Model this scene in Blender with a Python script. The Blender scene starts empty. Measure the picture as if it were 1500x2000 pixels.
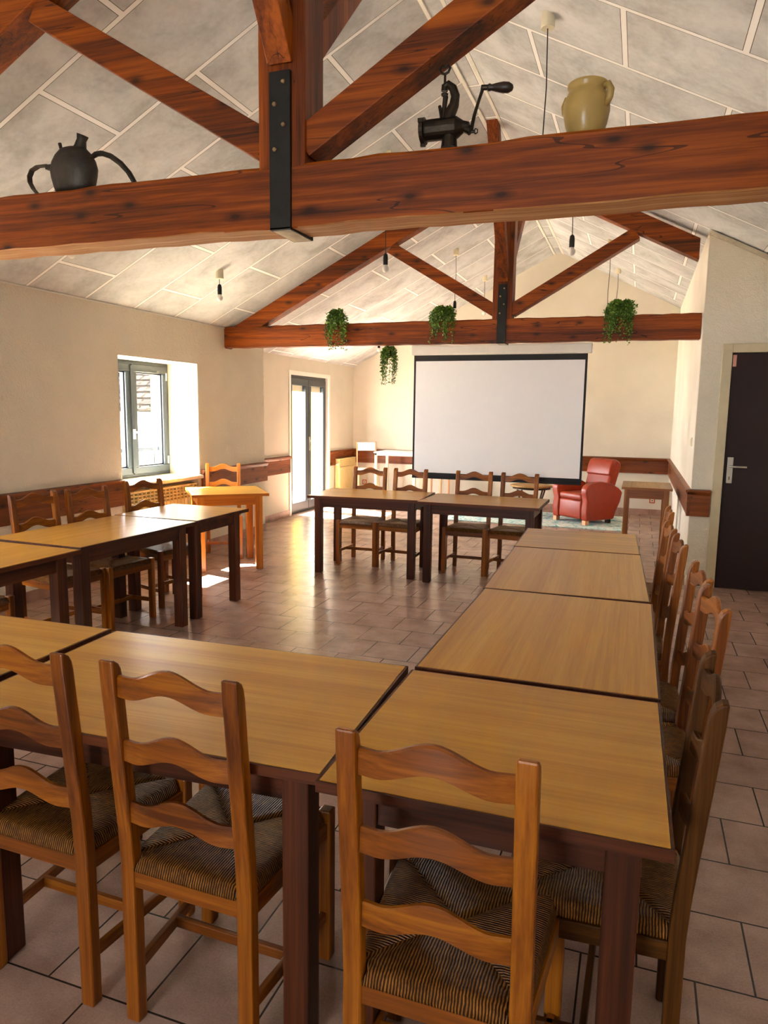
import bpy, bmesh, math, random
from mathutils import Vector, Matrix
S = bpy.context.scene
COL = S.collection
PI = math.pi
sin, cos = math.sin, math.cos

# ------------------------------------------------------------------ camera
CAM_P, CAM_Y, CAM_R, CAM_H, CAM_F = 0.13956, 0.34079, 0.01403, 1.539, 1391.57
def set_camera():
    cd = bpy.data.cameras.new('camera'); co = bpy.data.objects.new('camera', cd); COL.objects.link(co)
    f = Vector((-sin(CAM_Y)*cos(CAM_P), cos(CAM_Y)*cos(CAM_P), -sin(CAM_P)))
    rt = Vector((cos(CAM_Y), sin(CAM_Y), 0)); up = rt.cross(f)
    r2 = cos(CAM_R)*rt + sin(CAM_R)*up; u2 = -sin(CAM_R)*rt + cos(CAM_R)*up
    m = Matrix((r2, u2, -f)).transposed().to_4x4(); m.translation = (0, 0, CAM_H)
    co.matrix_world = m
    cd.sensor_fit = 'HORIZONTAL'; cd.sensor_width = 36; cd.lens = 36*CAM_F/1500; cd.clip_start = .02
    S.camera = co
set_camera()

# ------------------------------------------------------------------ sky, sun, exposure
S.view_settings.view_transform = 'Standard'; S.view_settings.look = 'None'
S.cycles.diffuse_bounces = 6; S.view_settings.gamma = 1; S.view_settings.use_curve_mapping = False
S.view_settings.exposure = 3.95
W = bpy.data.worlds.new('sky'); S.world = W; W.use_nodes = True
bg = W.node_tree.nodes['Background']; bg.inputs[0].default_value = (.97, .985, 1.0, 1); bg.inputs[1].default_value = 2.8
sl = bpy.data.lights.new('sun', 'SUN'); sl.energy = 15; sl.angle = .01; sl.color = (1, .95, .87)
so = bpy.data.objects.new('sun', sl); COL.objects.link(so)
so.rotation_euler = Vector((.85, -.20, -1)).to_track_quat('-Z', 'Y').to_euler()
def portal(name, loc, sx, sy, rot):
    l = bpy.data.lights.new(name, 'AREA'); l.shape = 'RECTANGLE'; l.size = sx; l.size_y = sy
    l.cycles.is_portal = True
    o = bpy.data.objects.new(name, l); COL.objects.link(o); o.location = loc; o.rotation_euler = rot

# ------------------------------------------------------------------ materials
def C(r, g, b):
    return tuple(((v/255)/12.92 if v/255 <= .04045 else ((v/255+.055)/1.055)**2.4) for v in (r, g, b)) + (1,)
class NT:
    def __init__(s, name):
        s.m = bpy.data.materials.new(name); s.m.use_nodes = True; s.t = s.m.node_tree
        s.b = s.t.nodes['Principled BSDF']
    def n(s, typ, **kw):
        x = s.t.nodes.new(typ)
        for k, v in kw.items(): setattr(x, k, v)
        return x
    def l(s, a, b): s.t.links.new(a, b)
    def math(s, op, a, b=None, c=None):
        x = s.n('ShaderNodeMath', operation=op)
        for i, v in enumerate((a, b, c)):
            if v is None: continue
            if isinstance(v, (int, float)): x.inputs[i].default_value = v
            else: s.l(v, x.inputs[i])
        return x.outputs[0]
    def coord(s, scale=(1, 1, 1), loc=(0, 0, 0), rand=0):
        tc = s.n('ShaderNodeTexCoord'); mp = s.n('ShaderNodeMapping')
        s.l(tc.outputs['Object'], mp.inputs[0]); mp.inputs['Scale'].default_value = scale; mp.inputs['Location'].default_value = loc
        if rand:
            oi = s.n('ShaderNodeObjectInfo'); a = s.n('ShaderNodeVectorMath', operation='ADD'); k = s.n('ShaderNodeVectorMath', operation='SCALE')
            cb = s.n('ShaderNodeCombineXYZ'); s.l(oi.outputs['Random'], cb.inputs[0]); s.l(oi.outputs['Random'], cb.inputs[1]); s.l(oi.outputs['Random'], cb.inputs[2])
            s.l(cb.outputs[0], k.inputs[0]); k.inputs[3].default_value = rand; s.l(mp.outputs[0], a.inputs[0]); s.l(k.outputs[0], a.inputs[1])
            return a.outputs[0]
        return mp.outputs[0]
    def noise(s, vec, scale, detail=4, rough=.55, dist=0):
        x = s.n('ShaderNodeTexNoise'); s.l(vec, x.inputs['Vector'])
        x.inputs['Scale'].default_value = scale; x.inputs['Detail'].default_value = detail; x.inputs['Roughness'].default_value = rough; x.inputs['Distortion'].default_value = dist
        return x.outputs[0]
    def ramp(s, fac, stops):
        x = s.n('ShaderNodeValToRGB'); s.l(fac, x.inputs[0]); e = x.color_ramp.elements
        while len(e) < len(stops): e.new(.5)
        for i, (p, c) in enumerate(stops): e[i].position = p; e[i].color = c
        return x.outputs[0]
    def mix(s, fac, a, b, mode='MIX'):
        x = s.n('ShaderNodeMix', data_type='RGBA', blend_type=mode)
        if isinstance(fac, (int, float)): x.inputs[0].default_value = fac
        else: s.l(fac, x.inputs[0])
        for i, v in ((6, a), (7, b)):
            if isinstance(v, tuple): x.inputs[i].default_value = v
            else: s.l(v, x.inputs[i])
        return x.outputs[2]
    def bump(s, h, strength=.3, dist=.01):
        x = s.n('ShaderNodeBump'); s.l(h, x.inputs['Height']); x.inputs['Strength'].default_value = strength; x.inputs['Distance'].default_value = dist
        s.l(x.outputs[0], s.b.inputs['Normal'])
    def col(s, c):
        if isinstance(c, tuple): s.b.inputs['Base Color'].default_value = c
        else: s.l(c, s.b.inputs['Base Color'])
        return s
    def set(s, rough=.5, metal=0, spec=.5, coat=0):
        s.b.inputs['Roughness'].default_value = rough; s.b.inputs['Metallic'].default_value = metal
        s.b.inputs['Specular IOR Level'].default_value = spec; s.b.inputs['Coat Weight'].default_value = coat
        s.b.inputs['Coat Roughness'].default_value = .15
        return s
_c = {}
def plain(name, c, rough=.5, metal=0, bump=0, var=.12):
    if name in _c: return _c[name]
    t = NT(name); v = t.coord(rand=5); n = t.noise(v, 14, 4)
    dk = tuple(x*(1-var) for x in c[:3])+(1,); lt = tuple(min(1, x*(1+var)) for x in c[:3])+(1,)
    t.col(t.ramp(n, [(.3, dk), (.7, lt)])).set(rough, metal)
    if bump: t.bump(t.noise(v, 90, 3), bump, .004)
    _c[name] = t.m; return t.m
def wood(name, axis, dark, mid, light, rough=.35, fine=60, coat=0, knots=False, cont=1.0, spec=.5):
    key = name+'_'+axis
    if key in _c: return _c[key]
    t = NT(key)
    lo, hi = 1.2, fine
    sc = {'x': (lo, hi, hi), 'y': (hi, lo, hi), 'z': (hi, hi, lo)}[axis]
    v = t.coord(tuple(x*.16 for x in sc), rand=7); n1 = t.noise(v, 1, 5, .6, .8)
    v2 = t.coord(tuple(x*1.6 for x in sc), rand=3); n2 = t.noise(v2, 1, 3, .7)
    n = t.math('ADD', t.math('MULTIPLY', n1, .65), t.math('MULTIPLY', n2, .35))
    col = t.ramp(n, [(.5-.17*cont, dark), (.5, mid), (.5+.17*cont, light)])
    if knots:
        ks = {'x': (2.6, 1, 6), 'y': (6, 2.6, 6), 'z': (6, 1, 2.6)}[axis]
        kv0 = t.coord(ks, rand=2); ksp = t.n('ShaderNodeSeparateXYZ'); t.l(kv0, ksp.inputs[0]); kcb = t.n('ShaderNodeCombineXYZ'); t.l(ksp.outputs[1 if axis == 'y' else 0], kcb.inputs[0]); t.l(ksp.outputs[2], kcb.inputs[1])
        vo = t.n('ShaderNodeTexVoronoi', voronoi_dimensions='2D'); t.l(kcb.outputs[0], vo.inputs['Vector']); vo.inputs['Scale'].default_value = 1.0; vo.inputs['Randomness'].default_value = 1
        k1 = t.ramp(vo.outputs['Distance'], [(.03, (1, 1, 1, 1)), (.075, (.55, .55, .55, 1)), (.16, (0, 0, 0, 1))])
        col = t.mix(t.math('MULTIPLY', k1, .85), col, tuple(x*.25 for x in dark[:3])+(1,))
        crv = t.coord({'x': (.8, 14, 14), 'y': (14, .8, 14), 'z': (14, 14, .8)}[axis], rand=4)
        cn = t.noise(crv, .7, 2, .5, .3)
        cr = t.math('LESS_THAN', t.math('ABSOLUTE', t.math('SUBTRACT', cn, .5)), .0035)
        col = t.mix(t.math('MULTIPLY', cr, .7), col, tuple(x*.2 for x in dark[:3])+(1,))
    t.col(col).set(rough, 0, spec, coat); t.bump(n, .15, .003)
    _c[key] = t.m; return t.m

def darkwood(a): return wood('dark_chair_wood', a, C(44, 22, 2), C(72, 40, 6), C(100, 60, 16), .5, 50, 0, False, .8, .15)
def chairwood(a): return wood('chair_wood', a, C(84, 38, 2), C(132, 70, 6), C(170, 102, 16), .38, 50, .06, False, .75, .4)
def orangewood(a): return wood('honey_wood', a, C(150, 78, 16), C(196, 116, 30), C(220, 146, 52), .33, 50, .25)
def tablewood(a): return wood('table_wood', a, C(42, 17, 5), C(74, 34, 12), C(100, 50, 21), .42, 50, 0, False, .8, .3)
def beamwood(a): return wood('beam_wood', a, C(66, 27, 1), C(124, 55, 1), C(168, 86, 8), .5, 40, 0, True, .75, .3)
def oldwood(a): return wood('weathered_beam_wood', a, C(130, 78, 34), C(178, 124, 70), C(220, 184, 136), .7, 60)
def pine(a): return wood('pine_board', a, C(84, 38, 10), C(122, 62, 20), C(152, 86, 36), .45, 36, 0, True, .9, .35)
def veneer(a): return wood('oak_veneer', a, C(160, 104, 22), C(188, 134, 42), C(206, 156, 62), .30, 60, 0, False, 1.1, .4)
def rawood(a): return wood('pale_beech', a, C(190, 120, 74), C(214, 150, 104), C(232, 178, 134), .45, 40)

def m_plaster(name, c, strength=.5, sc=1):
    t = NT(name); v = t.coord()
    n = t.noise(v, 75*sc, 3, .6); n2 = t.noise(v, 22*sc, 3, .6, .6); big = t.noise(v, 1.1, 3)
    dk = tuple(x*.90 for x in c[:3])+(1,)
    t.col(t.ramp(big, [(.35, dk), (.65, c)])).set(.85, 0, .2)
    t.bump(t.math('ADD', t.math('MULTIPLY', n, .5), t.math('MULTIPLY', n2, .6)), strength, .014)
    return t.m
M_wall = m_plaster('rough_plaster', C(236, 228, 208), 1.0)
M_wall2 = m_plaster('cream_plaster', C(226, 219, 202), .3)
M_wallw = m_plaster('white_plaster', C(244, 238, 222), .2)
M_reveal = m_plaster('white_reveal', C(222, 216, 198), .15)

def m_ceiling(name, x0, y0):
    t = NT(name)
    tc = t.n('ShaderNodeTexCoord'); mp = t.n('ShaderNodeMapping'); t.l(tc.outputs['Object'], mp.inputs[0]); mp.inputs['Location'].default_value = (-x0, -y0+.62, 0)
    def brick(ms):
        b = t.n('ShaderNodeTexBrick'); t.l(mp.outputs[0], b.inputs['Vector']); b.offset = .5; b.offset_frequency = 2
        b.inputs['Scale'].default_value = 1; b.inputs['Mortar Size'].default_value = ms; b.inputs['Mortar Smooth'].default_value = 0
        b.inputs['Brick Width'].default_value = 1.1; b.inputs['Row Height'].default_value = .62; b.inputs['Bias'].default_value = 0
        b.inputs['Color1'].default_value = (0, 0, 0, 1); b.inputs['Color2'].default_value = (1, 1, 1, 1)
        return b
    b1 = brick(.0135); b2 = brick(.0165)
    v = t.coord(); n = t.noise(v, 2.6, 5, .62, .5); n2 = t.noise(v, 30, 3)
    nn = t.math('ADD', t.math('MULTIPLY', n, .8), t.math('MULTIPLY', n2, .2))
    pan = t.ramp(nn, [(.36, C(182, 184, 184)), (.5, C(206, 208, 208)), (.62, C(222, 224, 224))])
    shade = t.ramp(b1.outputs['Color'], [(0, (.94, .94, .94, 1)), (1, (1, 1, 1, 1))])
    pan = t.mix(1.0, pan, shade, 'MULTIPLY')
    c = t.mix(b2.outputs['Fac'], pan, C(96, 88, 74)); c = t.mix(b1.outputs['Fac'], c, C(250, 250, 248))
    t.col(c).set(.8, 0, .2); t.bump(t.math('MULTIPLY', b1.outputs['Fac'], 1.0), .4, .006)
    return t.m
M_ceilL = m_ceiling('ceiling_panels_left', -3.07, 3.155)
M_ceilR = m_ceiling('ceiling_panels_right', .355, 3.255)
M_white = plain('white_paint', C(240, 238, 228), .55, var=.02)

def m_floor():
    t = NT('floor_tiles')
    tc = t.n('ShaderNodeTexCoord'); mp = t.n('ShaderNodeMapping'); t.l(tc.outputs['Object'], mp.inputs[0]); mp.inputs['Location'].default_value = (-.384, -2.557+.3025, 0)
    b = t.n('ShaderNodeTexBrick'); t.l(mp.outputs[0], b.inputs['Vector']); b.offset = .5; b.offset_frequency = 2
    b.inputs['Scale'].default_value = 1; b.inputs['Mortar Size'].default_value = .003; b.inputs['Mortar Smooth'].default_value = .1
    b.inputs['Brick Width'].default_value = .3025; b.inputs['Row Height'].default_value = .3025; b.inputs['Bias'].default_value = 0
    b.inputs['Color1'].default_value = (0, 0, 0, 1); b.inputs['Color2'].default_value = (1, 1, 1, 1)
    v = t.coord(); n = t.noise(v, 5, 5, .6); n3 = t.noise(v, 160, 2)
    base = t.ramp(t.math('ADD', t.math('MULTIPLY', n, .75), t.math('MULTIPLY', n3, .25)), [(.35, C(150, 121, 105)), (.65, C(189, 158, 141))])
    tint = t.ramp(b.outputs['Color'], [(0, (.88, .86, .86, 1)), (1, (1.0, 1, 1, 1))])
    base = t.mix(1.0, base, tint, 'MULTIPLY')
    t.col(t.mix(b.outputs['Fac'], base, C(50, 38, 32))).set(.27, 0, .5)
    t.bump(t.math('SUBTRACT', 1.0, b.outputs['Fac']), .35, .003)
    return t.m
M_floor = m_floor()
def m_skirt():
    t = NT('skirting_tiles'); v = t.coord(); n = t.noise(v, 8, 4)
    sp = t.n('ShaderNodeSeparateXYZ'); tc = t.n('ShaderNodeTexCoord'); t.l(tc.outputs['Object'], sp.inputs[0])
    s_ = t.math('ADD', sp.outputs[0], sp.outputs[1]); fr = t.math('FRACT', t.math('DIVIDE', s_, .3)); ln = t.math('LESS_THAN', fr, .012)
    t.col(t.mix(ln, t.ramp(n, [(.35, C(160, 124, 108)), (.65, C(184, 148, 130))]), C(84, 66, 56))).set(.45)
    return t.m
M_skirt = m_skirt()
def m_rush():
    t = NT('woven_rush'); tc = t.n('ShaderNodeTexCoord'); sp = t.n('ShaderNodeSeparateXYZ'); t.l(tc.outputs['Object'], sp.inputs[0])
    x = sp.outputs[0]; y = t.math('SUBTRACT', sp.outputs[1], .187)
    v = t.coord(rand=2); wob = t.math('MULTIPLY', t.math('SUBTRACT', t.noise(v, 18, 3), .5), .010)
    ax = t.math('DIVIDE', t.math('ABSOLUTE', x), .19); ay = t.math('DIVIDE', t.math('ABSOLUTE', y), .198)
    side = t.math('GREATER_THAN', ax, ay)
    mx = t.n('ShaderNodeMix', data_type='FLOAT'); t.l(side, mx.inputs[0]); t.l(x, mx.inputs[2]); t.l(y, mx.inputs[3])
    ph = t.math('MULTIPLY', t.math('ADD', mx.outputs[0], wob), 2*PI/.0064)
    w = t.math('ADD', t.math('MULTIPLY', t.math('SINE', ph), .5), .5)
    bl = t.noise(v, 45, 3, .7)
    c = t.ramp(w, [(0, C(34, 16, 4)), (.35, C(108, 62, 18)), (1, C(174, 116, 46))])
    c2 = t.ramp(bl, [(.35, (.55, .5, .45, 1)), (.6, (1, 1, 1, 1)), (.75, (1.25, 1.2, 1.05, 1))])
    t.col(t.mix(1.0, c, c2, 'MULTIPLY')).set(.45, 0, .25)
    t.bump(w, .9, .004); return t.m
M_rush = m_rush()
def m_glass():
    t = NT('window_glass'); o = t.t.nodes['Material Output']; tr = t.n('ShaderNodeBsdfTransparent'); g = t.n('ShaderNodeBsdfGlossy'); g.inputs['Roughness'].default_value = .02
    mx = t.n('ShaderNodeMixShader'); mx.inputs[0].default_value = .05; t.l(tr.outputs[0], mx.inputs[1]); t.l(g.outputs[0], mx.inputs[2]); t.l(mx.outputs[0], o.inputs[0])
    t.t.nodes.remove(t.b); return t.m
M_glass = m_glass()
M_frame = plain('grey_window_frame', C(50, 60, 68), .4, var=.05)
M_iron = plain('black_iron', C(44, 42, 38), .5, .6, var=.2)
M_castiron = plain('dark_cast_iron', C(58, 50, 40), .42, .8, .3, .3)
M_oldmetal = plain('tarnished_tin', C(66, 60, 52), .5, .6, .3, .35)
M_steel = plain('brushed_steel', C(190, 186, 176), .3, .9, var=.05)
M_brass = plain('brass_bolt', C(150, 124, 92), .4, .7)
M_black = plain('black_plastic', C(18, 17, 16), .4)
M_canopy = plain('cream_canopy', C(226, 218, 190), .5, var=.03)
M_bulb = plain('opal_bulb', C(244, 242, 236), .25, var=.01)
M_rad = plain('cream_radiator', C(236, 216, 150), .4, var=.04)
M_radhole = plain('radiator_hole', C(70, 50, 22), .7)
M_door = plain('maroon_door', C(34, 9, 8), .65, var=.12)
M_dframe = plain('beige_door_frame', C(206, 194, 160), .5, var=.04)
M_leather = plain('red_leather', C(158, 50, 18), .38, 0, .12, .1)
M_stone = plain('stoneware_glaze', C(172, 146, 84), .3, 0, .1, .1)
M_leafs = [plain('leaf_green', C(70, 112, 30), .45, var=.35), plain('leaf_lime', C(126, 160, 52), .45, var=.2)]
M_pot = plain('dark_plant_pot', C(26, 28, 30), .5)
M_stem = plain('stem_green', C(60, 80, 30), .6)
M_screen = plain('projection_cloth', C(250, 250, 252), .7, var=.01)
M_scblack = plain('screen_black_border', C(14, 12, 12), .6)
M_cane = wood('rattan', 'x', C(128, 88, 40), C(172, 130, 72), C(196, 156, 96), .5, 80)
M_canedk = plain('dark_rattan', C(86, 56, 30), .5)
M_deskw = plain('white_laminate', C(238, 236, 232), .4, var=.02)
M_redplate = plain('red_socket_plate', C(190, 96, 70), .5)
M_pink = plain('pink_plastic', C(206, 150, 132), .5)
def m_rug():
    t = NT('rug_pile'); v = t.coord(); n = t.noise(v, 9, 6, .7, 1.2)
    t.col(t.ramp(n, [(.32, C(48, 124, 136)), (.45, C(160, 206, 208)), (.55, C(238, 238, 228)), (.7, C(120, 176, 182))])).set(.95, 0, .1)
    t.bump(t.noise(v, 220, 2), .5, .004); return t.m
M_rug = m_rug()
def m_roof():
    t = NT('roof_tiles'); tc = t.n('ShaderNodeTexCoord'); mp = t.n('ShaderNodeMapping'); t.l(tc.outputs['Object'], mp.inputs[0]); mp.inputs['Rotation'].default_value = (PI/2, 0, 0)
    b = t.n('ShaderNodeTexBrick'); t.l(mp.outputs[0], b.inputs['Vector']); b.inputs['Scale'].default_value = 1; b.inputs['Mortar Size'].default_value = .04
    b.inputs['Brick Width'].default_value = .4; b.inputs['Row Height'].default_value = .24
    b.inputs['Color1'].default_value = C(30, 27, 26); b.inputs['Color2'].default_value = C(22, 20, 20); b.inputs['Mortar'].default_value = C(2, 2, 3)
    t.col(b.outputs['Color']).set(.8, 0, 0); return t.m

# ------------------------------------------------------------------ mesh helpers
class MB:
    def __init__(s): s.bm = bmesh.new()
    def poly(s, vs, faces):
        v = [s.bm.verts.new(p) for p in vs]
        for f in faces:
            try: s.bm.faces.new([v[i] for i in f])
            except ValueError: pass
        return s
    def box(s, x0, x1, y0, y1, z0, z1, m=None):
        p = [Vector((x, y, z)) for z in (z0, z1) for y in (y0, y1) for x in (x0, x1)]
        if m is not None: p = [m @ q for q in p]
        return s.poly(p, [(0, 2, 3, 1), (4, 5, 7, 6), (0, 1, 5, 4), (2, 6, 7, 3), (0, 4, 6, 2), (1, 3, 7, 5)])
    def prism(s, pts, axis, a0, a1):
        def P(u, w, a): return {'x': (a, u, w), 'y': (u, a, w), 'z': (u, w, a)}[axis]
        n = len(pts); vs = [P(u, w, a0) for u, w in pts]+[P(u, w, a1) for u, w in pts]
        return s.poly(vs, [tuple(range(n))[::-1], tuple(range(n, 2*n))]+[(i, (i+1) % n, n+(i+1) % n, n+i) for i in range(n)])
    def bar(s, a, b, w, d, ref=(0, 1, 0)):
        a, b = Vector(a), Vector(b); z = (b-a).normalized(); r = Vector(ref); x = r.cross(z)
        if x.length < 1e-4: x = Vector((1, 0, 0)).cross(z)
        x.normalize(); y = z.cross(x); p = []
        for q in (a, b):
            for i, j in ((-1, -1), (1, -1), (1, 1), (-1, 1)): p.append(q+x*i*w/2+y*j*d/2)
        return s.poly(p, [(3, 2, 1, 0), (4, 5, 6, 7), (0, 1, 5, 4), (1, 2, 6, 5), (2, 3, 7, 6), (3, 0, 4, 7)])
    def tube(s, pts, r, n=10, sy=1.0):
        pts = [Vector(p) for p in pts]; rs = r if isinstance(r, (list, tuple)) else [r]*len(pts); rings = []
        px = None
        for i, p in enumerate(pts):
            d = (pts[min(i+1, len(pts)-1)]-pts[max(i-1, 0)]).normalized()
            if px is None:
                px = d.cross(Vector((0, 0, 1)));
                if px.length < .1: px = d.cross(Vector((0, 1, 0)))
            px = (px-d*px.dot(d)).normalized(); py = d.cross(px)
            rings.append([s.bm.verts.new(p+(px*cos(t)+py*sin(t)*sy)*rs[i]) for t in [2*PI*k/n for k in range(n)]])
        for a, b in zip(rings, rings[1:]):
            for k in range(n): s.bm.faces.new((a[k], a[(k+1) % n], b[(k+1) % n], b[k]))
        s.bm.faces.new(rings[0][::-1]); s.bm.faces.new(rings[-1]); return s
    def lathe(s, prof, c=(0, 0, 0), n=28, sx=1, sy=1, m=None):
        rings = []
        for r, z in prof:
            ring = []
            for k in range(n):
                t = 2*PI*k/n; p = Vector((c[0]+r*cos(t)*sx, c[1]+r*sin(t)*sy, c[2]+z))
                if m is not None: p = m @ p
                ring.append(s.bm.verts.new(p))
            rings.append(ring)
        for a, b in zip(rings, rings[1:]):
            for k in range(n): s.bm.faces.new((a[k], a[(k+1) % n], b[(k+1) % n], b[k]))
        s.bm.faces.new(rings[0][::-1]); s.bm.faces.new(rings[-1]); return s
    def build(s, name, mat, parent=None, bevel=0, smooth=False, sub=0, loc=None):
        bmesh.ops.recalc_face_normals(s.bm, faces=s.bm.faces)
        me = bpy.data.meshes.new(name); s.bm.to_mesh(me); s.bm.free()
        if mat is not None: me.materials.append(mat)
        if smooth:
            for p in me.polygons: p.use_smooth = True
        o = bpy.data.objects.new(name, me); COL.objects.link(o)
        if parent is not None: o.parent = parent
        if loc: o.location = loc
        if bevel:
            b = o.modifiers.new('bevel', 'BEVEL'); b.width = bevel; b.segments = 2; b.limit_method = 'ANGLE'; b.angle_limit = .7
        if sub:
            b = o.modifiers.new('sub', 'SUBSURF'); b.levels = sub; b.render_levels = sub
        return o
def rz(a, loc=(0, 0, 0)): return Matrix.Translation(loc) @ Matrix.Rotation(a, 4, 'Z')
def thing(name, label, cat, loc=(0, 0, 0), rot=0, group=None):
    o = bpy.data.objects.new(name, None); COL.objects.link(o); o.location = loc; o.rotation_euler = (0, 0, rot); o.empty_display_size = .1
    return tag(o, label, cat, group)
def tag(o, label, cat, group=None):
    o['label'] = label; o['category'] = cat
    if group: o['group'] = group
    return o
def struct(o): o['kind'] = 'structure'; return o
def dup(root, loc, rot, label, group=None):
    r = root.copy(); COL.objects.link(r); r.location = loc; r.rotation_euler = (0, 0, rot); r['label'] = label
    if group: r['group'] = group
    for ch in list(root.children):
        c = ch.copy(); COL.objects.link(c); c.parent = r
        for g in list(ch.children):
            d = g.copy(); COL.objects.link(d); d.parent = c
    return r

# ------------------------------------------------------------------ room shell
XL, XR_, YF, XW, YD, XN, YB = -4.49, -4.79, 11.8, .47, 6.96, 1.95, -3.6   # left wall, recess, far wall, right wall, door wall, near right wall, rear wall
RX0, RX1, RZ, SL = -1.41, -1.28, 4.02, .507
def cz(x): return RZ-SL*max(RX0-x, x-RX1, 0)
WIN = (5.38, 6.64, .82, 2.03)
ADDED_W = [(1.75, 3.0), (-1.35, -.8)]  # unseen left-wall windows, added and sized to bring in more daylight
FD = (9.38, 10.72, 2.06)
struct(MB().box(-5.0, 2.1, YB-.1, 12, -.12, 0).build('floor', M_floor))
c = MB()
c.prism([(RX0, RZ), (-5.25, cz(-5.25)), (-5.25, cz(-5.25)+.12), (RX0, RZ+.13)], 'y', YB-.1, 12.0)
cl = struct(c.build('ceiling', M_ceilL))
c = MB(); c.prism([(RX1, RZ), (2.2, cz(2.2)), (2.2, cz(2.2)+.12), (RX1, RZ+.13)], 'y', YB-.1, 12.0); struct(c.build('ceiling_right', M_ceilR))
c = MB(); c.box(RX0, RX1, YB-.1, 12, RZ+.0, RZ+.12); struct(c.build('ceiling_ridge', M_ceilR)); c = MB(); c.box(RX0-.012, RX0+.012, YB, YF, RZ-.012, RZ+.02); c.box(RX1-.012, RX1+.012, YB, YF, RZ-.012, RZ+.02)
struct(c.build('trim_9', M_white))
w = MB(); XO = -4.94
def wallcut(mb, y0, y1, cuts, z0=0, z1=2.5):
    y = y0
    for a, b, lo, hi in cuts:
        mb.box(XO, XL, y, a, z0, z1); mb.box(XO, XL, a, b, hi, z1)
        if lo > 0: mb.box(XO, XL if lo < .8 else XL-.21, a, b, z0, lo)
        y = b
    mb.box(XO, XL, y, y1, z0, z1)
wallcut(w, YB, 8.07, [(ADDED_W[1][0], ADDED_W[1][1], .79, WIN[3]), (ADDED_W[0][0], ADDED_W[0][1], .79, WIN[3]), (WIN[0], WIN[1], .80, WIN[3])])
struct(w.build('wall_left', M_wall))
w = MB(); w.box(-5.08, XR_, 8.07, FD[0], 0, 2.32); w.box(-5.08, XR_, FD[1], 12, 0, 2.32); w.box(-5.08, XR_, FD[0], FD[1], FD[2], 2.32)
struct(w.build('wall_left_far', M_wall2))
w = MB(); w.prism([(-5.1, -.1), (.6, -.1), (.6, cz(.6)+.04), (RX1, RZ+.05), (RX0, RZ+.05), (-5.1, cz(-5.1)+.04)], 'y', YF, YF+.2)
struct(w.build('wall_far', M_wall2))
w = MB(); w.box(XW, XW+.1, YD+.1, YF, 0, cz(XW)+.02); struct(w.build('wall_right', M_wallw))
w = MB(); DX0, DX1, DH = .72, 1.56, 2.09
for a, b, lo in ((XW, DX0-.02, 0), (DX0-.02, DX1+.02, DH+.02), (DX1+.02, XN+.1, 0)):
    w.prism([(a, lo), (b, lo), (b, cz(b)+.02), (a, cz(a)+.02)], 'y', YD, YD+.1)
struct(w.build('wall_door', M_wall))
w = MB(); w.box(XN, XN+.15, YB, YD+.1, 0, cz(XN)+.05); struct(w.build('wall_right_near', M_wall2))
w = MB()
ADDED_BW = (-1.9, -.7, .9, 2.1)  # unseen rear window opening, added and sized to light the foreground
for a, b, lo, hi in ((-5, ADDED_BW[0], 0, None), (ADDED_BW[1], 2.1, 0, None), (ADDED_BW[0], ADDED_BW[1], ADDED_BW[3], None), (ADDED_BW[0], ADDED_BW[1], 0, ADDED_BW[2])):
    if hi: w.box(a, b, YB-.2, YB, lo, hi)
    else:
        xs = [a]+[q for q in (RX0, RX1) if a < q < b]+[b]
        w.prism([(a, lo), (b, lo)]+[(q, cz(q)+.04) for q in xs[::-1]], 'y', YB-.2, YB)
struct(w.build('wall_rear', M_wall2))

w = MB(); w.box(XW+.1, XN+.1, YD+.101, YD+.16, -.05, 2.4); struct(w.build('door_leak_block', M_wall2))  # unseen panel behind the maroon door, added to stop outdoor light leaking in
# window reveals (white), sills
w = MB(); y0, y1, z0, z1 = WIN
w.box(XO, XL-.002, y1-.012, y1, z0, z1); w.box(XO, XL-.002, y0, y0+.012, z0, z1); w.box(XO, XL-.002, y0, y1, z1-.012, z1)
struct(w.build('trim_1', M_reveal))
def sill(y0, y1, n):
    s_ = MB().box(XO+.02, XL+.05, y0+.001, y1-.001, .795, .835).build(n, plain('sill_stone', C(226, 216, 190), .35), None, .012); struct(s_)
sill(WIN[0], WIN[1], 'window_sill')
# crown line along wall tops
w = MB(); w.box(XL, XL+.008, YB, 8.07, cz(XL)-.014, cz(XL)-.004); struct(w.build('trim_2', M_white))
w = MB(); w.bar((XW, YD-.015, cz(XW)-.03), (XN, YD-.015, cz(XN)-.03), .03, .05); struct(w.build('trim_3', plain('cornice', C(200, 190, 168), .6)))

# baseboards
struct(MB().box(XL, XL+.012, YB, 5.38, 0, .09).box(XL, XL+.012, 6.64, 8.07, 0, .09).build('baseboard_left', M_skirt))
struct(MB().box(XR_, XR_+.012, 8.07, FD[0]-.06, 0, .09).box(XR_, XR_+.012, FD[1]+.06, YF, 0, .09).build('baseboard_left_far', M_skirt))
struct(MB().box(XR_, XW, YF-.012, YF, 0, .09).build('baseboard_far', M_skirt))
struct(MB().box(XW-.012, XW, YD, YF, 0, .09).build('baseboard_right', M_skirt))

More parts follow.
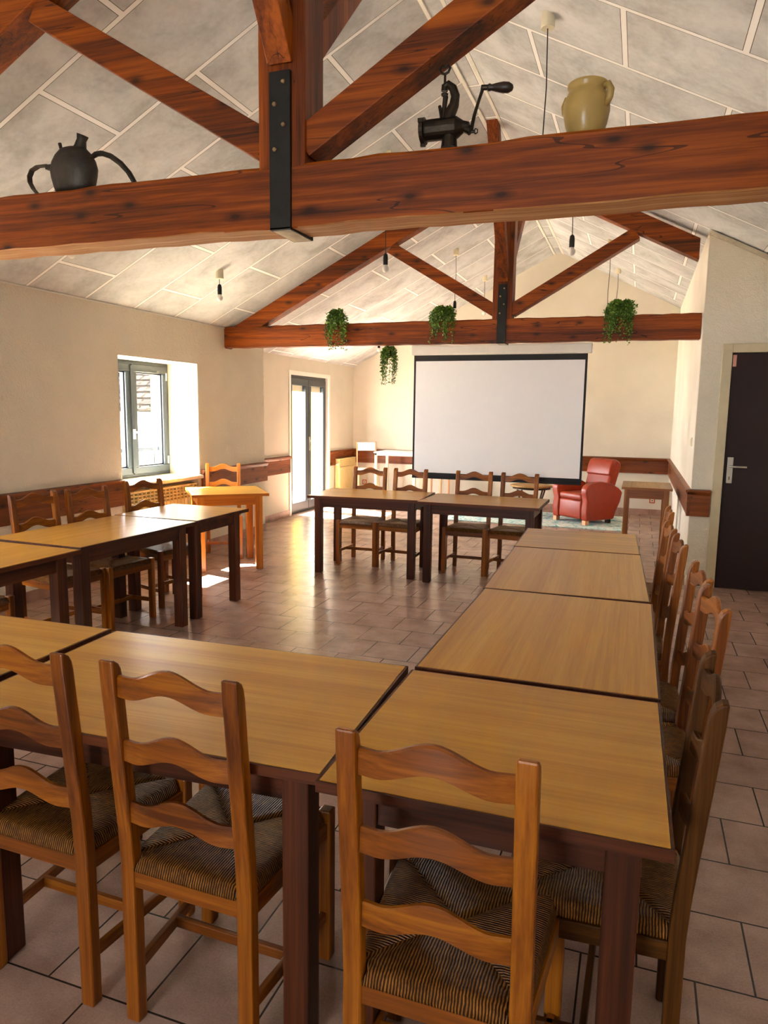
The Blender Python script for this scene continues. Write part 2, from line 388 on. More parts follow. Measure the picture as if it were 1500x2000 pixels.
# dado boards with moulded caps
def dado(name, a, b, nrm, ax):
    a, b, nrm = Vector(a), Vector(b), Vector(nrm)
    mb = MB(); prof = [(0, .645), (.024, .645), (.024, .835), (.034, .848), (.044, .866), (.046, .88), (0, .888)]
    vs = []
    for p in (a, b): vs += [p+nrm*u+Vector((0, 0, z)) for u, z in prof]
    n = len(prof)
    mb.poly(vs, [tuple(range(n)), tuple(range(n, 2*n))[::-1]]+[(i, (i+1) % n, n+(i+1) % n, n+i) for i in range(n)])
    return struct(mb.build(name, pine(ax)))
dado('trim_4', (XL, YB, 0), (XL, 5.38, 0), (1, 0, 0), 'y')
dado('trim_5', (XL, 6.66, 0), (XL, 8.10, 0), (1, 0, 0), 'y')
dado('trim_6', (XR_, 8.07, 0), (XR_, FD[0]-.045, 0), (1, 0, 0), 'y')
dado('trim_7', (XR_, FD[1]+.07, 0), (XR_, YF, 0), (1, 0, 0), 'y')
dado('trim_8', (XR_, YF, 0), (XW, YF, 0), (0, -1, 0), 'x')
dado('trim_10', (XW, YD-.03, 0), (XW, YF, 0), (-1, 0, 0), 'y')
dado('trim_11', (XW-.03, YD, 0), (.632, YD, 0), (0, -1, 0), 'x')

# ------------------------------------------------------------------ windows
def casement(name, y0, y1, z0, z1, x, detail=True):
    r = bpy.data.objects.new(name, None); COL.objects.link(r); r['kind'] = 'structure'
    f = MB(); t = .05
    f.box(x-.06, x, y0, y1, z1-t, z1); f.box(x-.06, x, y0, y1, z0, z0+t); f.box(x-.06, x, y0, y0+t, z0+t, z1-t); f.box(x-.06, x, y1-t, y1, z0+t, z1-t)
    f.build('window_frame', M_frame, r, .004)
    ym = (y0+y1)/2
    for a, b in ((y0+.035, ym-.006), (ym+.006, y1-.035)):
        s_ = MB(); w_ = .075; za, zb = z0+.035, z1-.035
        s_.box(x-.055, x+.018, a, b, zb-w_, zb); s_.box(x-.055, x+.018, a, b, za, za+w_)
        s_.box(x-.055, x+.018, a, a+w_, za+w_, zb-w_); s_.box(x-.055, x+.018, b-w_, b, za+w_, zb-w_)
        sa = s_.build('sash', M_frame, r, .006)
        i = MB(); q = .014
        i.box(x-.045, x-.005, a+w_, b-w_, za+w_, za+w_+q).box(x-.045, x-.005, a+w_, b-w_, zb-w_-q, zb-w_).box(x-.045, x-.005, a+w_, a+w_+q, za+w_, zb-w_).box(x-.045, x-.005, b-w_-q, b-w_, za+w_, zb-w_)
        i.build('glazing_bead', M_black, sa)
        MB().box(x-.030, x-.026, a+w_, b-w_, za+w_, zb-w_).build('pane', M_glass, sa)
    if detail:
        c_ = MB().box(x+.018, x+.03, ym-.022, ym+.03, z0+.05, z1-.05).build('meeting_stile', M_frame, r, .004)
        h = MB(); h.box(x+.03, x+.042, ym-.014, ym+.014, 1.23, 1.33)
        h.tube([(x+.04, ym, 1.30), (x+.075, ym, 1.30), (x+.08, ym+.02, 1.295), (x+.08, ym+.055, 1.27), (x+.08, ym+.07, 1.22), (x+.08, ym+.072, 1.17)], .009, 8)
        h.build('window_handle', M_white, r, smooth=False)
        for zz in (z0+.12, z1-.18): MB().tube([(x+.022, y1-.055, zz), (x+.022, y1-.055, zz+.08)], .008, 8).build('hinge', M_white, r)
    return r
casement('window_1', WIN[0]+.012, WIN[1]-.012, .83, WIN[3]-.012, -4.87)
for i, (a, b) in enumerate(ADDED_W): casement('window_%d' % (i+2), a, b, .80, WIN[3], -4.87, False)  # the unseen left windows, added for extra daylight
r = bpy.data.objects.new('window_4', None); COL.objects.link(r); r['kind'] = 'structure'  # the unseen rear window, added for extra daylight
f = MB()
for a in (ADDED_BW[0], ADDED_BW[0]+.57, ADDED_BW[1]-.06): f.box(a, a+.06, YB-.12, YB-.05, ADDED_BW[2], ADDED_BW[3])
f.box(ADDED_BW[0], ADDED_BW[1], YB-.12, YB-.05, ADDED_BW[2], ADDED_BW[2]+.06).box(ADDED_BW[0], ADDED_BW[1], YB-.12, YB-.05, ADDED_BW[3]-.06, ADDED_BW[3]); f.build('window_frame', M_frame, r)
MB().box(ADDED_BW[0], ADDED_BW[1], YB-.09, YB-.085, ADDED_BW[2], ADDED_BW[3]).build('pane', M_glass, r)
portal('portal', (-4.96, (WIN[0]+WIN[1])/2, 1.42), WIN[1]-WIN[0], 1.2, (0, -PI/2, 0))

# french door (recessed far left wall)
r = bpy.data.objects.new('door_2', None); COL.objects.link(r); r['kind'] = 'structure'
x = -4.84; y0, y1, zt = FD
f = MB(); f.box(x-.07, x, y0, y0+.05, 0, zt).box(x-.07, x, y1-.05, y1, 0, zt).box(x-.07, x, y0+.05, y1-.05, zt-.07, zt).box(x-.07, x+.01, y0+.05, y1-.05, 0, .03)
f.build('door_frame', M_frame, r, .004)
ym = (y0+y1)/2
for a, b in ((y0+.03, ym-.004), (ym+.004, y1-.03)):
    s_ = MB(); w_ = .095; za, zb = .03, zt-.05
    s_.box(x-.05, x+.02, a, b, zb-w_, zb).box(x-.05, x+.02, a, b, za, za+.13).box(x-.05, x+.02, a, a+w_, za+.13, zb-w_).box(x-.05, x+.02, b-w_, b, za+.13, zb-w_)
    sa = s_.build('door_leaf', M_frame, r, .006)
    MB().box(x-.028, x-.024, a+w_, b-w_, za+.13, zb-w_).build('pane', M_glass, sa)
    MB().box(x-.045, x-.04, a+w_, b-w_, zb-w_-.09, zb-w_).build('blind_slat', M_canopy, sa)
h = MB(); h.box(x+.02, x+.03, ym+.005, ym+.035, .93, 1.14); h.tube([(x+.03, ym+.02, 1.08), (x+.07, ym+.02, 1.08), (x+.075, ym+.06, 1.08), (x+.075, ym+.15, 1.08)], .009, 8); h.box(x+.03, x+.045, ym+.018, ym+.024, .95, 1.0)
h.build('door_handle', M_steel, r)
w = MB(); t = .055
w.box(XR_, XR_+.014, y0-t, y0, 0, zt+t).box(XR_, XR_+.014, y1, y1+t, 0, zt+t).box(XR_, XR_+.014, y0, y1, zt, zt+t); w.box(-5.0, XR_, y1-.004, y1, 0, zt).box(-5.0, XR_, y0, y0+.004, 0, zt)
w.build('door_casing', M_white, r)
portal('portal', (-5.1, ym, 1.03), 1.3, 2.0, (0, -PI/2, 0))
for a, b in ADDED_W: portal('portal', (-4.96, (a+b)/2, 1.42), b-a, 1.2, (0, -PI/2, 0))
portal('portal', ((ADDED_BW[0]+ADDED_BW[1])/2, YB-.22, 1.5), ADDED_BW[1]-ADDED_BW[0], 1.2, (PI/2, 0, 0))

# maroon door
r = bpy.data.objects.new('door_1', None); COL.objects.link(r); r['kind'] = 'structure'
f = MB(); f.box(DX0-.08, DX0, YD-.02, YD+.1, 0, DH+.075).box(DX1, DX1+.08, YD-.02, YD+.1, 0, DH+.075).box(DX0, DX1, YD-.02, YD+.1, DH, DH+.075); f.build('door_frame', M_dframe, r, .004)
MB().box(DX0+.003, DX1-.003, YD+.005, YD+.045, .006, DH-.003).build('door_leaf', M_door, r, .002)
h = MB().box(DX0+.028, DX0+.075, YD-.006, YD+.005, .955, 1.185).build('handle_plate', M_steel, r, .002)
h = MB(); h.tube([(DX0+.05, YD-.005, 1.105), (DX0+.05, YD-.05, 1.105), (DX0+.065, YD-.055, 1.105), (DX0+.18, YD-.055, 1.105)], .009, 10); h.build('door_handle', M_steel, r, smooth=True)
MB().box(DX0+.047, DX0+.054, YD-.0075, YD-.006, .985, 1.015).build('keyhole', M_black, r)
MB().box(DX0+.006, DX0+.036, YD-.012, YD+.005, DH-.12, DH-.02).build('door_contact', M_pink, r, .003)

# ------------------------------------------------------------------ roof trusses
def truss(yf, label, depth=.18, near=False):
    T = thing('roof_truss', label, 'roof truss', (0, yf, 0)); d = depth; zb, zt_ = 2.238, 2.464
    xe = XW-.005 if not near else XN
    e = MB(); n = 60; random.seed(int(yf*10))
    # tie beam with slightly wany edges
    secs = []
    for i in range(n+1):
        xx = XL-.01+(xe-XL+.01)*i/n; a = random.uniform(-.004, .004); b_ = random.uniform(-.004, .004); o = random.uniform(-.002, .002)
        secs.append([(xx, o, zb+b_), (xx, o+.0, zt_-.012+a), (xx, .012+o, zt_+a), (xx, d-.01, zt_+a), (xx, d, zt_-.01), (xx, d, zb+b_+.006), (xx, d-.008, zb+b_), (xx, .006, zb+b_-.004)])
    vs = [p for s_ in secs for p in s_]; m = 8; fs = [tuple(range(m)), tuple(range(n*m, n*m+m))]
    for i in range(n):
        for k in range(m): fs.append((i*m+k, i*m+(k+1) % m, (i+1)*m+(k+1) % m, (i+1)*m+k))
    tb = e.poly(vs, fs).build('tie_beam', beamwood('x'), T)
    tb.data.materials.append(oldwood('x'))
    for p in tb.data.polygons:
        if p.normal.z < -.8: p.material_index = 1 if near else 0
    pw0, pw1 = -1.44, -1.245
    MB().box(pw0, pw1, .004, d-.006, zt_-.02, RZ+.03).build('king_post', beamwood('z'), T, .006)
    # rafters under the ceiling
    def raf(xa, xb):
        a = (xa, cz(xa)-.05); b = (xb, cz(xb)-.05)
        MB().prism([a, b, (b[0], b[1]-.185), (a[0], a[1]-.185)], 'y', .01, d-.02).build('rafter', beamwood('x'), T, .005)
    raf(XL+.002, pw0-.001)
    raf(pw1+.001, .41 if not near else XN-.01)
    # struts
    def strut(a, b): MB().bar((a[0], .085, a[1]), (b[0], .085, b[1]), .115, .13, (0, 1, 0)).build('strut', beamwood('x'), T, .004)
    strut((pw0+.02, 2.545), (-2.52, 3.21)); strut((pw1-.02, 2.54), (-.13, 3.20))
    # wind braces fore and aft
    zb1 = 2.80
    MB().bar((-1.342, .03, zb1+.04), (-1.342, -.74, 4.06), .10, .10, (1, 0, 0)).build('brace', beamwood('z'), T, .004)
    MB().bar((-1.342, d-.06, zb1+.06), (-1.342, d+1.12, 4.06), .10, .10, (1, 0, 0)).build('brace', beamwood('z'), T, .004)
    s_ = MB(); x0, x1 = -1.385, -1.298
    s_.box(x0, x1, -.012, .004, zb-.012, zb1-.01).box(x0, x1, -.012, d+.012, zb-.014, zb-.005).box(x0, x1, d-.002, d+.012, zb-.012, zb1-.01)
    s_ = s_.build('iron_strap', M_iron, T, .001)
    MB().box(x0+.006, x1-.006, .002, d, zb-.0155, zb-.0135).build('strap_underside', plain('flaked_paint', C(196, 186, 160), .8, 0, .3, .4), s_)['label'] = 'strap underside with flaking pale paint'
    for k, zz in enumerate((2.75, 2.675, 2.60, 2.515)):
        xx = -1.325 if k % 2 == 0 else -1.362
        MB().lathe([(.009, 0), (.009, .004), (.006, .007)], n=6, m=Matrix.Translation((xx, -.012, zz)) @ Matrix.Rotation(PI/2, 4, 'X')).build('bolt', M_brass, s_)
    return T
truss(2.56, 'heavy near roof truss whose tie beam carries the jug, meat grinder and stoneware pot', .18, True)
truss(7.17, 'far roof truss with trailing plants on its tie beam, above the projection screen', .16)

# ------------------------------------------------------------------ tables
TL, TW = 1.085, .721
def make_table(L, Wd, label, nm='dining_table', ht=.75, top=None, legm=None, leg=.068, e=.053, group=None, ax='x', apron=.088):
    t = thing(nm, label, 'table', group=group); top = top or veneer; legm = legm or tablewood
    b = .007
    MB().box(-L/2+b, L/2-b, -Wd/2+b, Wd/2-b, ht-.024, ht).build('tabletop', top(ax), t)
    m = MB(); m.box(-L/2, L/2, -Wd/2, -Wd/2+b-.001, ht-.026, ht-.001).box(-L/2, L/2, Wd/2-b+.001, Wd/2, ht-.026, ht-.001).box(-L/2, -L/2+b-.001, -Wd/2+b, Wd/2-b, ht-.026, ht-.001).box(L/2-b+.001, L/2, -Wd/2+b, Wd/2-b, ht-.026, ht-.001)
    m.build('edge_trim', legm('x'), t)
    a = MB(); q = e+.012; z0, z1 = ht-.026-apron, ht-.025; w_ = .02
    a.box(-L/2+e+leg, L/2-e-leg, -Wd/2+q, -Wd/2+q+w_, z0, z1).box(-L/2+e+leg, L/2-e-leg, Wd/2-q-w_, Wd/2-q, z0, z1)
    a.box(-L/2+q, -L/2+q+w_, -Wd/2+e+leg, Wd/2-e-leg, z0, z1).box(L/2-q-w_, L/2-q, -Wd/2+e+leg, Wd/2-e-leg, z0, z1)
    a.build('apron', legm('x'), t)
    for sx in (-1, 1):
        for sy in (-1, 1):
            cx, cy = sx*(L/2-e-leg/2), sy*(Wd/2-e-leg/2); h = leg/2
            MB().box(cx-h, cx+h, cy-h, cy+h, 0, ht-.024).build('leg', legm('z'), t, .004)
    return t
G_T = 'oak-topped tables set in a rectangle'
t_long = make_table(TL, TW, '', group=G_T)
t_sq = make_table(TW, TW, '', group=G_T)
def put(o, x, y, a, label): o.location = (x, y, 0); o.rotation_euler = (0, 0, a); o['label'] = label
put(t_sq, -.257, 1.675, .011, 'nearest square oak table at the right front corner of the rectangle')
put(t_long, -1.168, 1.673, .042, 'long oak table in the front row, left of the nearest square corner table')
dup(t_long, (-.262, 2.603, 0), PI/2+.005, 'long oak table directly behind the nearest square corner table')
dup(t_long, (-.290, 3.705, 0), PI/2+.035, 'second long oak table of the right row, ahead of its far square table')
dup(t_sq, (-.325, 4.622, 0), .034, 'square oak table at the far end of the right row')
dup(t_long, (-2.405, 6.453, 0), .072, 'left one of the two oak tables in front of the projection screen')
dup(t_long, (-1.300, 6.423, 0), -.002, 'right one of the two oak tables in front of the projection screen')
dup(t_long, (-3.298, 3.731, 0), PI/2-.033, 'long oak table in the left row with bluish window glare on its top')
dup(t_sq, (-3.301, 4.656, 0), .003, 'square oak table at the far end of the left row')
dup(t_long, (-3.285, 2.60, 0), PI/2-.02, 'oak table of the left row cut by the left edge of the photo')
dup(t_long, (-2.285, 1.64, 0), .03, 'front row oak table cut off by the left edge of the photo')
make_table(TW, TW, 'honey-coloured square table set askew under the window near the corner chair', legm=orangewood).location = (-3.821, 6.083, 0)
for o in bpy.data.objects:
    if o.get('label', '').startswith('honey-coloured square table'): o.rotation_euler.z = .694
ft = make_table(.53, .80, 'small plain wooden table standing against the right wall beside the red armchair', 'side_table', legm=lambda a: wood('worn_wood', a, C(104, 56, 20), C(150, 92, 40), C(178, 120, 62), .45, 40), top=lambda a: wood('worn_top', a, C(120, 84, 36), C(160, 122, 62), C(184, 146, 84), .45, 40), leg=.055, e=.03, ax='y', apron=.10)
ft.location = (.115, 8.72, 0)

# ------------------------------------------------------------------ ladder-back chairs
def slat_mb(zc, h, yb):
    m = MB(); n = 24; hw = .147; rows = []
    for i in range(n+1):
        u = -1+2*i/n; xx = u*hw
        hump = .030*(0.5+0.5*cos(PI*min(1, abs(u)/.78)))
        zt_ = zc+h/2+hump*1.15-.008; zb_ = zc-h/2+hump*.95-.003
        yc = yb-.014*(1-u*u)
        rows.append([(xx, yc-.008, zb_), (xx, yc+.008, zb_), (xx, yc+.008, zt_-.004), (xx, yc+.004, zt_), (xx, yc-.004, zt_), (xx, yc-.008, zt_-.004)])
    vs = [p for r_ in rows for p in r_]; k_ = 6; fs = [tuple(range(k_)), tuple(range(n*k_, n*k_+k_))]
    for i in range(n):
        for k in range(k_): fs.append((i*k_+k, i*k_+(k+1) % k_, (i+1)*k_+(k+1) % k_, (i+1)*k_+k))
    return m.poly(vs, fs)
def make_chair(wf, label):
    t = thing('ladder_back_chair', label, 'chair', group='ladder-back chairs with rush seats')
    prof = [(.018, 0), (.018, .43), (.012, .52), (-.026, .921), (-.030, .941), (-.038, .956), (-.050, .965), (-.063, .967), (-.060, .915), (-.022, .52), (-.017, .43), (-.017, 0)]
    for sx in (-1, 1):
        MB().prism(prof, 'x', sx*.165-.020, sx*.165+.020).build('back_post', wf('z'), t, .005)
        MB().box(sx*.195-.019, sx*.195+.019, .346, .384, 0, .452).build('leg', wf('z'), t, .005)
    for zc, yb in ((.908, -.0385), (.745, -.0255), (.580, -.010)): slat_mb(zc, .056, yb).build('slat', wf('x'), t)
    m = MB(); m.box(-.147, .147, -.012, .010, .372, .418).build('seat_rail', wf('x'), t, .003)
    MB().box(-.178, .178, .356, .376, .372, .418).build('seat_rail', wf('x'), t, .003)
    for sx in (-1, 1): MB().bar((sx*.172, .018, .395), (sx*.197, .347, .395), .046, .018, (1, 0, 0)).build('seat_rail', wf('y'), t, .003)
    for sx in (-1, 1): MB().bar((sx*.166, .016, .135), (sx*.194, .348, .135), .030, .018, (1, 0, 0)).build('stretcher', wf('y'), t, .003)
    MB().box(-.178, .178, .175, .192, .120, .150).build('stretcher', wf('x'), t, .003)
    # rush seat
    n = 36; m = MB(); top = []
    def hw(v):
        if v < .07: return .1445
        if v > .905: return .1755
        return .1745+(.202-.1745)*v
    for j in range(n+1):
        v = j/n; row = []
        for i in range(n+1):
            u = -1+2*i/n; xx = hw(v)*u; yy = -.016+v*.404
            e = min((1-abs(u))*hw(v), v*.404, (1-v)*.404); r_ = .018
            zz = .424+.026*(1 if e > r_ else math.sqrt(max(0, 1-(1-e/r_)**2)))
            dgl = abs(abs(u)-abs(2*v-1)); zz -= .006*math.exp(-(dgl/.06)**2)*(min(e, .03)/.03); zz += .004*min(1, e/.05)
            row.append((xx, yy, zz))
        top.append(row)
    vs = [p for r_ in top for p in r_]; N = n+1; fs = [(j*N+i, j*N+i+1, (j+1)*N+i+1, (j+1)*N+i) for j in range(n) for i in range(n)]
    per = [(0, i) for i in range(N)]+[(j, n) for j in range(1, N)]+[(n, i) for i in range(n-1, -1, -1)]+[(j, 0) for j in range(n-1, 0, -1)]
    b0 = len(vs)
    for j, i in per: p = top[j][i]; vs.append((p[0]*.99, p[1], .4175))
    P = len(per)
    for k in range(P):
        a, b = per[k], per[(k+1) % P]; fs.append((a[0]*N+a[1], b[0]*N+b[1], b0+(k+1) % P, b0+k))
    fs.append(tuple(range(b0, b0+P)))
    m.poly(vs, fs).build('rush_seat', M_rush, t, smooth=True)
    return t
CH = make_chair(chairwood, '')
used = []
def chair(x, y, a, label, src=None):
    src = src or CH
    if src not in used:
        used.append(src); src.location = (x, y, 0); src.rotation_euler = (0, 0, a); src['label'] = label; return src
    return dup(src, (x, y, 0), a, label)
chair(-.307, 1.195, 0, 'nearest ladder-back chair, tucked at the square corner table in the foreground')
chair(-.955, 1.322, -.02, 'foreground ladder-back chair left of the dark table leg, seen whole')
chair(-1.425, 1.325, -.02, 'foreground ladder-back chair cut by the left edge of the photo')
RX = [(.145, 1.70, 'dark brown chair, first of the right row, beside the nearest square corner table'),
      (.215, 2.47, 'second chair from the camera in the right row'),
      (.205, 2.89, 'third chair from the camera in the right row'),
      (.165, 3.59, 'fourth chair from the camera in the right row'),
      (.140, 4.06, 'fifth chair from the camera in the right row'),
      (.162, 4.75, 'sixth and farthest chair of the right row')]
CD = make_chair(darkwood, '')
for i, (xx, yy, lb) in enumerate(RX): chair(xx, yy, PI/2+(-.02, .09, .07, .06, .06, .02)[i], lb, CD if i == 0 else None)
chair(-2.63, 6.93, PI+.02, 'leftmost chair behind the far tables, in front of the high white desk')
chair(-2.19, 6.93, PI-.05, 'second chair from the left behind the far tables')
chair(-1.525, 6.94, PI+.02, 'third chair from the left behind the far tables, below the screen')
chair(-1.075, 6.93, PI-.08, 'rightmost chair behind the far tables, in front of the rattan table')
chair(-3.80, 3.72, -PI/2-.10, 'leftmost visible chair back in the left row, against the panelled wall')
chair(-3.72, 4.13, -PI/2-.12, 'chair in the left row, second back from the left edge of the photo')
chair(-3.74, 4.78, -PI/2-.22, 'chair in front of the radiator at the far end of the left row')
chair(-3.76, 2.88, -PI/2, 'left row chair of which only the front of the seat shows at the left edge')
CO = make_chair(orangewood, '')
chair(-4.19, 6.62, PI+.50, 'honey-coloured chair in sunlight behind the askew square table', CO)

# ------------------------------------------------------------------ projection screen
SCR = thing('projection_screen', 'large white roll-down projection screen with black border under the far beam', 'projection screen', (0, 7.38, 0))
sx0, sx1, sz0, sz1 = -2.30, -.52, .855, 2.135
MB().box(sx0, sx1, 0, .004, sz0, sz1).build('border', M_scblack, SCR)
MB().box(sx0+.022, sx1-.022, -.003, 0, sz0+.045, sz1-.06).build('canvas', M_screen, SCR)
MB().box(sx0-.03, sx1+.04, -.03, .045, sz1+.004, sz1+.10).build('casing', M_white, SCR, .012)
MB().box(sx0, sx1, -.008, .014, sz0-.02, sz0+.004).build('bottom_bar', M_scblack, SCR, .004)

# ------------------------------------------------------------------ pendants
def pendant(x, y, zb, label):
    t = thing('pendant_lamp', label, 'pendant lamp', (x, y, 0), group='bare bulb pendants'); zc = cz(x)
    MB().lathe([(.036, 0), (.038, .004), (.036, .06), (.034, .12)], (0, 0, zc-.072), 20).build('ceiling_rose', M_canopy, t, smooth=False)
    L = zc-.07-(zb+.15)
    MB().tube([(0, 0, zc-.07), (.006*(L > .4), 0, zc-.07-L*.4), (-.003*(L > .4), 0, zc-.07-L*.75), (0, 0, zb+.145)], .0032, 6).build('cord', M_black, t)
    MB().lathe([(.008, .155), (.017, .145), (.0205, .12), (.0205, .065), (.018, .06)], (0, 0, zb), 16).build('socket', M_black, t, smooth=False)
    pr = [(.017, .066), (.018, .052)]+[(.030*sin(a), .028-.030*cos(a)) for a in (2.3, 2.0, 1.7, 1.35, 1.0, .7, .4, .1)]
    MB().lathe(pr, (0, 0, zb), 18).build('bulb', M_bulb, t, smooth=True)
for a in ((-3.78, 5.97, 2.545, 'pendant bulb on a short cord above the left window'),
          (-2.11, 5.9, 2.71, 'pendant bulb hanging in front of the far truss left rafter'),
          (-.58, 5.9, 2.76, 'pendant bulb hanging below the near beam, right of the king post'),
          (-.597, 4.22, 2.70, 'pendant with long cord rising between meat grinder and stoneware pot'),
          (-3.955, 4.295, 2.61, 'pendant hidden by the near beam below the jug, only its bulb tip showing'),
          (-2.30, 9.06, 2.79, 'pendant bulb right above the middle trailing plant'),
          (-.455, 9.24, 2.68, 'pendant bulb next to the right trailing plant'),
          (-2.31, 10.88, 3.0, 'small far pendant behind the left strut by the king post'),
          (-.415, 10.89, 2.93, 'far pendant whose bulb is hidden behind the right trailing plant'),
          (-4.05, 11.06, 2.50, 'pendant whose bulb just peeks out under the far tie beam')): pendant(*a)

# ------------------------------------------------------------------ trailing plants
def plant(x, y, z, spread, ln, n, label, seed, hang=False):
    random.seed(seed); t = thing('trailing_plant', label, 'plant', (x, y, z), group='artificial trailing plants')
    MB().lathe([(.022, 0), (.032, .012), (.040, .055), (.042, .06)], (0, 0, 0), 16).build('pot', M_pot, t)
    mbs = [MB(), MB()]; st = MB()
    def leaf(p, d, s_, k):
        d = d.normalized(); sd = d.cross(Vector((random.uniform(-1, 1), random.uniform(-1, 1), random.uniform(-.5, 1)))).normalized(); up = d.cross(sd)
        a = p; b = p+d*s_*.5+sd*s_*.32+up*s_*.06; c_ = p+d*s_; e = p+d*s_*.5-sd*s_*.32+up*s_*.06; m_ = p+d*s_*.5-up*s_*.05
        mbs[k].poly([a, b, c_, e, m_], [(0, 1, 4), (1, 2, 4), (2, 3, 4), (3, 0, 4)])
    for i in range(n):
        ang = random.uniform(0, 2*PI) if i % 3 else random.uniform(-PI, 0)
        out = random.uniform(.3, 1)*spread; drop = (.2+.8*random.random()**1.3)*ln*(1 if sin(ang) < .4 or hang else .25)
        fy = -abs(sin(ang)) if not hang else sin(ang)
        pts = []; p0 = Vector((cos(ang)*.02, sin(ang)*.02, .055)); ex = Vector((cos(ang)*out, (fy*.06-.04) if not hang else fy*.05, 0))
        top = .03+random.uniform(0, .07 if not hang else .02)
        for k in range(13):
            u = k/12; pts.append(p0+ex*min(1, u*1.7)+Vector((0, 0, top*sin(min(1, u*2.2)*PI/2)*(1-u)*1.5-drop*max(0, u-.18)**1.1*1.2))+Vector((random.uniform(-.006, .006), random.uniform(-.006, .006), 0)))
        st.tube(pts, .0014, 4)
        for k in range(1, 13):
            dr = (pts[k]-pts[k-1])
            for q in range(4):
                leaf(pts[k]+Vector((random.uniform(-.008, .008),)*3), dr.normalized()*.4+Vector((random.uniform(-1, 1), random.uniform(-1, 1), random.uniform(-.6, .8))), random.uniform(.020, .034)*(1.15-.4*k/12), 0 if random.random() < .55 else 1)
    st.build('stems', M_stem, t)
    mbs[0].build('foliage', M_leafs[0], t); o = mbs[1].build('foliage', M_leafs[1], t); o['label'] = 'lime green young leaves'
plant(-3.10, 7.19, 2.465, .11, .34, 40, 'trailing plant on the far beam, leftmost of the three on it', 3)
plant(-1.93, 7.19, 2.465, .115, .29, 44, 'trailing plant on the far beam just left of the iron strap', 8)
plant(-.23, 7.19, 2.465, .135, .33, 54, 'trailing plant on the right half of the far beam', 12)
plant(-2.60, 7.42, 2.135, .07, .36, 34, 'trailing plant hanging below the far beam left of the screen', 21, True)

# ------------------------------------------------------------------ things on the near beam
YT, ZT = 2.65, 2.466
J = thing('metal_jug', 'tarnished oval metal jug with strap handles at the left of the near beam', 'jug', (-2.405, YT, ZT))
body = [(.085, 0), (.100, .03), (.112, .075), (.116, .105), (.108, .135), (.090, .165), (.066, .188), (.040, .196), (.012, .198)]
MB().lathe(body, (0, 0, 0), 36, 1, .62).build('body', M_oldmetal, J, smooth=True)
MB().tube([(.030, 0, .165), (.040, 0, .195), (.048, 0, .222), (.055, 0, .242)], [.040, .026, .020, .025], 18).build('neck', M_oldmetal, J, smooth=True)
MB().tube([(-.060, 0, .175), (-.066, 0, .20), (-.072, 0, .222)], [.016, .007, .008], 12).build('small_spout', M_oldmetal, J, smooth=True)
def strap(pts, w, th):
    m = MB(); pts = [Vector((p[0], 0, p[1])) for p in pts]; rows = []
    for i, p in enumerate(pts):
        d = (pts[min(i+1, len(pts)-1)]-pts[max(i-1, 0)]).normalized(); nn = Vector((-d.z, 0, d.x))
        rows.append([p+nn*th/2+Vector((0, -w/2, 0)), p+nn*th/2+Vector((0, w/2, 0)), p-nn*th/2+Vector((0, w/2, 0)), p-nn*th/2+Vector((0, -w/2, 0))])
    vs = [q for r_ in rows for q in r_]; n = len(rows)-1; fs = [(0, 1, 2, 3), (4*n, 4*n+1, 4*n+2, 4*n+3)]
    for i in range(n):
        for k in range(4): fs.append((4*i+k, 4*i+(k+1) % 4, 4*i+4+(k+1) % 4, 4*i+4+k))
    return m.poly(vs, fs)
strap([(-.105, .123), (-.14, .137), (-.20, .138), (-.235, .125), (-.251, .100), (-.250, .075), (-.232, .045), (-.205, .018), (-.19, .004)], .026, .005).build('handle', M_oldmetal, J)
MB().box(-.15, -.10, -.012, .012, .118, .138).build('handle_clasp', M_oldmetal, J, .003)
MB().tube([(.085, 0, .132), (.10, 0, .148), (.125, 0, .158), (.155, 0, .158), (.20, 0, .142), (.25, 0, .108), (.29, 0, .068), (.315, 0, .03), (.326, 0, .006)], [.014, .013, .016, .018, .019, .019, .017, .015, .014], 14, .6).build('spout', M_oldmetal, J, smooth=True)

Gd = thing('meat_grinder', 'dark cast iron hand meat grinder with crank standing on the near beam', 'meat grinder', (-.705, YT, ZT))
Xm = lambda x, z: Matrix.Translation((x, 0, z)) @ Matrix.Rotation(PI/2, 4, 'Y')
b = MB(); b.lathe([(.030, 0), (.036, .004), (.037, .012), (.037, .120), (.030, .130), (.020, .145), (.014, .165)], n=24, m=Xm(-.098, .088))
b.tube([(-.005, 0, .02), (-.004, 0, .06), (.0, 0, .10)], [.030, .026, .024], 16); b.lathe([(.030, 0), (.030, .006)], (-.005, 0, 0), 16)
b.build('body', M_castiron, Gd, smooth=False)
ring = MB(); ring.lathe([(.034, 0), (.045, .002), (.046, .016), (.036, .020)], n=20, m=Xm(-.112, .088))
for k in range(3):
    a = 2*PI*k/3+.5; ring.box(-.112, -.094, .046*cos(a)-.005, .046*cos(a)+.005, .088+.046*sin(a)-.007, .088+.046*sin(a)+.007)
ring.tube([(-.112, 0, .088), (-.122, 0, .088)], .005, 8); ring.build('ring_nut', M_castiron, Gd)
b = MB(); b.tube([(-.014, 0, .10), (-.006, 0, .135), (.010, 0, .165), (.014, 0, .195), (.004, 0, .222), (-.014, 0, .236), (-.026, 0, .230), (-.027, 0, .215)], [.024, .022, .018, .016, .015, .014, .013, .012], 12)
b.lathe([(.012, 0), (.013, .006)], (-.026, 0, .200), 16); b.tube([(-.024, -.004, .11), (-.026, -.004, .15), (-.021, -.004, .195)], [.018, .008, .010], 10); b.tube([(-.03, 0, .12), (-.040, 0, .155), (-.044, 0, .168)], [.010, .007, .006], 8)
b.build('clamp', M_castiron, Gd, smooth=False)
b = MB(); b.tube([(-.026, 0, .230), (-.026, 0, .275)], .0045, 8)
